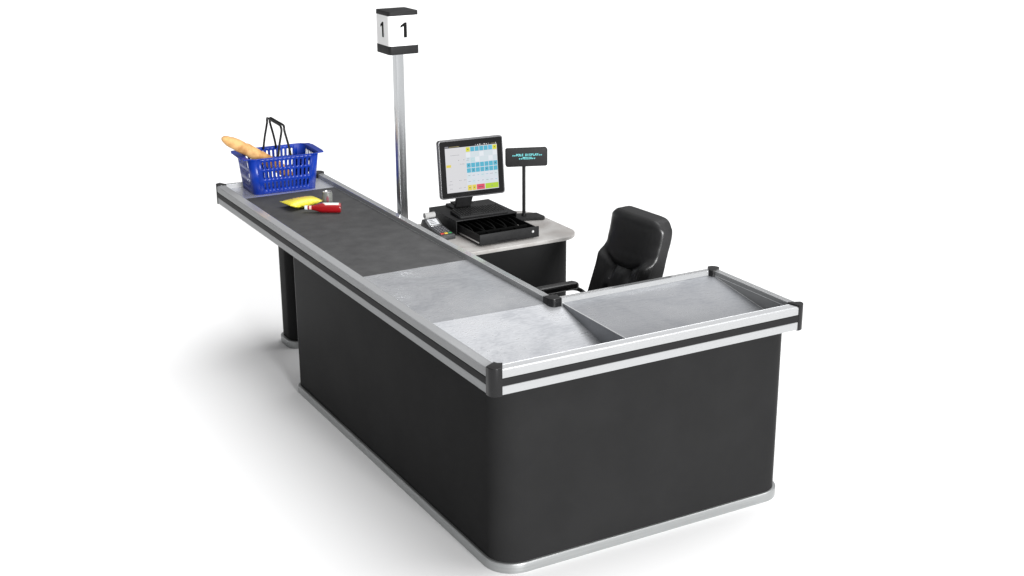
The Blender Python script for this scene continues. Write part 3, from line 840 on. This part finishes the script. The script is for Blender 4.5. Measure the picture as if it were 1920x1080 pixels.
# faceted body: flatten into a soft octagon
for v in bm.verts:
    r = math.hypot(v.co.y, v.co.z)
    if r > .018:
        a = math.atan2(v.co.z, v.co.y); f = cos(pi / 8) / cos(((a + pi / 8) % (pi / 4)) - pi / 8); k = .8
        v.co.y *= (1 - k) + k * f * 1.03; v.co.z *= (1 - k) + k * f * 1.03
kbm = finish('bottle_glass', bm, 'ketchup', kp, 50)
M['bcap'] = plain('pale bottle cap', (.62, .70, .70), .35)
bm = new(); lathe(bm, [(0, -.006), (.0105, -.006), (.0115, -.004), (.0115, .009), (0, .009)], 24, Mx); finish('bottle_cap', bm, 'bcap', kp)
M['band'] = plain('pink neck band', (.72, .42, .38), .5)
bm = new(); lathe(bm, [(.0100, .018), (.0108, .018), (.0110, .030), (.0106, .030)], 24, Mx); finish('neck_label', bm, 'band', kp)
def bodyr(a):
    f = cos(pi / 8) / cos(((a + pi / 8) % (pi / 4)) - pi / 8); return .0255 * (.2 + .8 * f * 1.03)
for nm, e, off, mt in (('label_border', 0, .0004, 'labeledge'), ('label', .0035, .0007, 'label')):
    bm = new(); n = 14; a0, a1 = radians(48), radians(152)
    for k in range(n):
        for q in range(4):
            def P_(kk, qq):
                a = a0 + e / .0255 + (a1 - a0 - 2 * e / .0255) * kk / n
                x0 = .088 + e; x1 = lb - .008 - e
                fr = abs(2 * kk / n - 1); x0 += .022 * max(0, fr - .25)
                x = x0 + (x1 - x0) * qq / 4; r = bodyr(a) + off
                return (x, r * -cos(a), r * sin(a))
            quad(bm, P_(k, q), P_(k + 1, q), P_(k + 1, q + 1), P_(k, q + 1))
    bmesh.ops.remove_doubles(bm, verts=bm.verts, dist=1e-5)
    finish(nm, bm, mt, kbm, 30)

# ------------------------------------------------------------------ lights
def area(name, loc, target, size, power, size_y=None, spread=180):
    l = bpy.data.lights.new(name, 'AREA'); l.energy = power; l.size = size; l.spread = radians(spread)
    if size_y: l.shape = 'RECTANGLE'; l.size_y = size_y
    o = bpy.data.objects.new(name, l); COL.objects.link(o); o.location = loc
    o.rotation_euler = (Vector(target) - Vector(loc)).to_track_quat('-Z', 'Y').to_euler()
    return o
def sun(name, d, strength, angle, col=(1, 1, 1)):
    l = bpy.data.lights.new(name, 'SUN'); l.energy = strength; l.angle = radians(angle); l.color = col
    o = bpy.data.objects.new(name, l); COL.objects.link(o); o.location = Vector(d) * 6
    o.rotation_euler = (-Vector(d)).to_track_quat('-Z', 'Y').to_euler()
    return o
KEY = Vector((.38, .03, .91)).normalized()
sun('studio_key', KEY, 2.5, 54)
sun('studio_front', (.0, -.97, .19), 5.0, 16)
# studio surround: a soft light dome, bright overhead and toward the key side, dim on the far left
w = bpy.data.worlds.new('World'); sc.world = w; w.use_nodes = True
nt = w.node_tree; N = nt.nodes; LK = nt.links; bgn = N['Background']
tc = N.new('ShaderNodeTexCoord'); dt = N.new('ShaderNodeVectorMath'); dt.operation = 'DOT_PRODUCT'
dt.inputs[1].default_value = Vector((.36, -.02, .92)).normalized()
LK.new(tc.outputs['Generated'], dt.inputs[0])
cr = N.new('ShaderNodeValToRGB'); mp = N.new('ShaderNodeMapRange'); mp.inputs['From Min'].default_value = -1; mp.inputs['From Max'].default_value = 1
LK.new(dt.outputs['Value'], mp.inputs['Value']); LK.new(mp.outputs['Result'], cr.inputs['Fac'])
els = [(0, .10), (.40, .12), (.60, .34), (.78, .62), (.92, 1.0), (1.0, 1.0)]
e = cr.color_ramp.elements
for q, (p_, v_) in enumerate(els):
    el = e[q] if q < 2 else e.new(p_)
    el.position = p_; el.color = (v_, v_, v_ * 1.01, 1)
cr.color_ramp.interpolation = 'B_SPLINE'
LK.new(cr.outputs['Color'], bgn.inputs[0]); bgn.inputs[1].default_value = .64

# ------------------------------------------------------------------ camera
cam = bpy.data.cameras.new('Camera'); co = bpy.data.objects.new('Camera', cam); COL.objects.link(co)
r = Vector((.87153499, -.49031808, -.00386549)); u = Vector((.15746027, .27240066, .94921238)); f = Vector((.46436303, .82788047, -.31461232))
m = Matrix((r, u, -f)).transposed().to_4x4(); m.translation = Vector((-2.1903941, -4.05711945, 2.7507758))
co.matrix_world = m
cam.sensor_width = 36; cam.lens = 36 * 2554.83 / 1920; cam.clip_end = 300; cam.clip_start = .05
sc.camera = co
sc.view_settings.view_transform = 'Standard'; sc.view_settings.look = 'None'
sc.view_settings.exposure = 0; sc.view_settings.gamma = 1
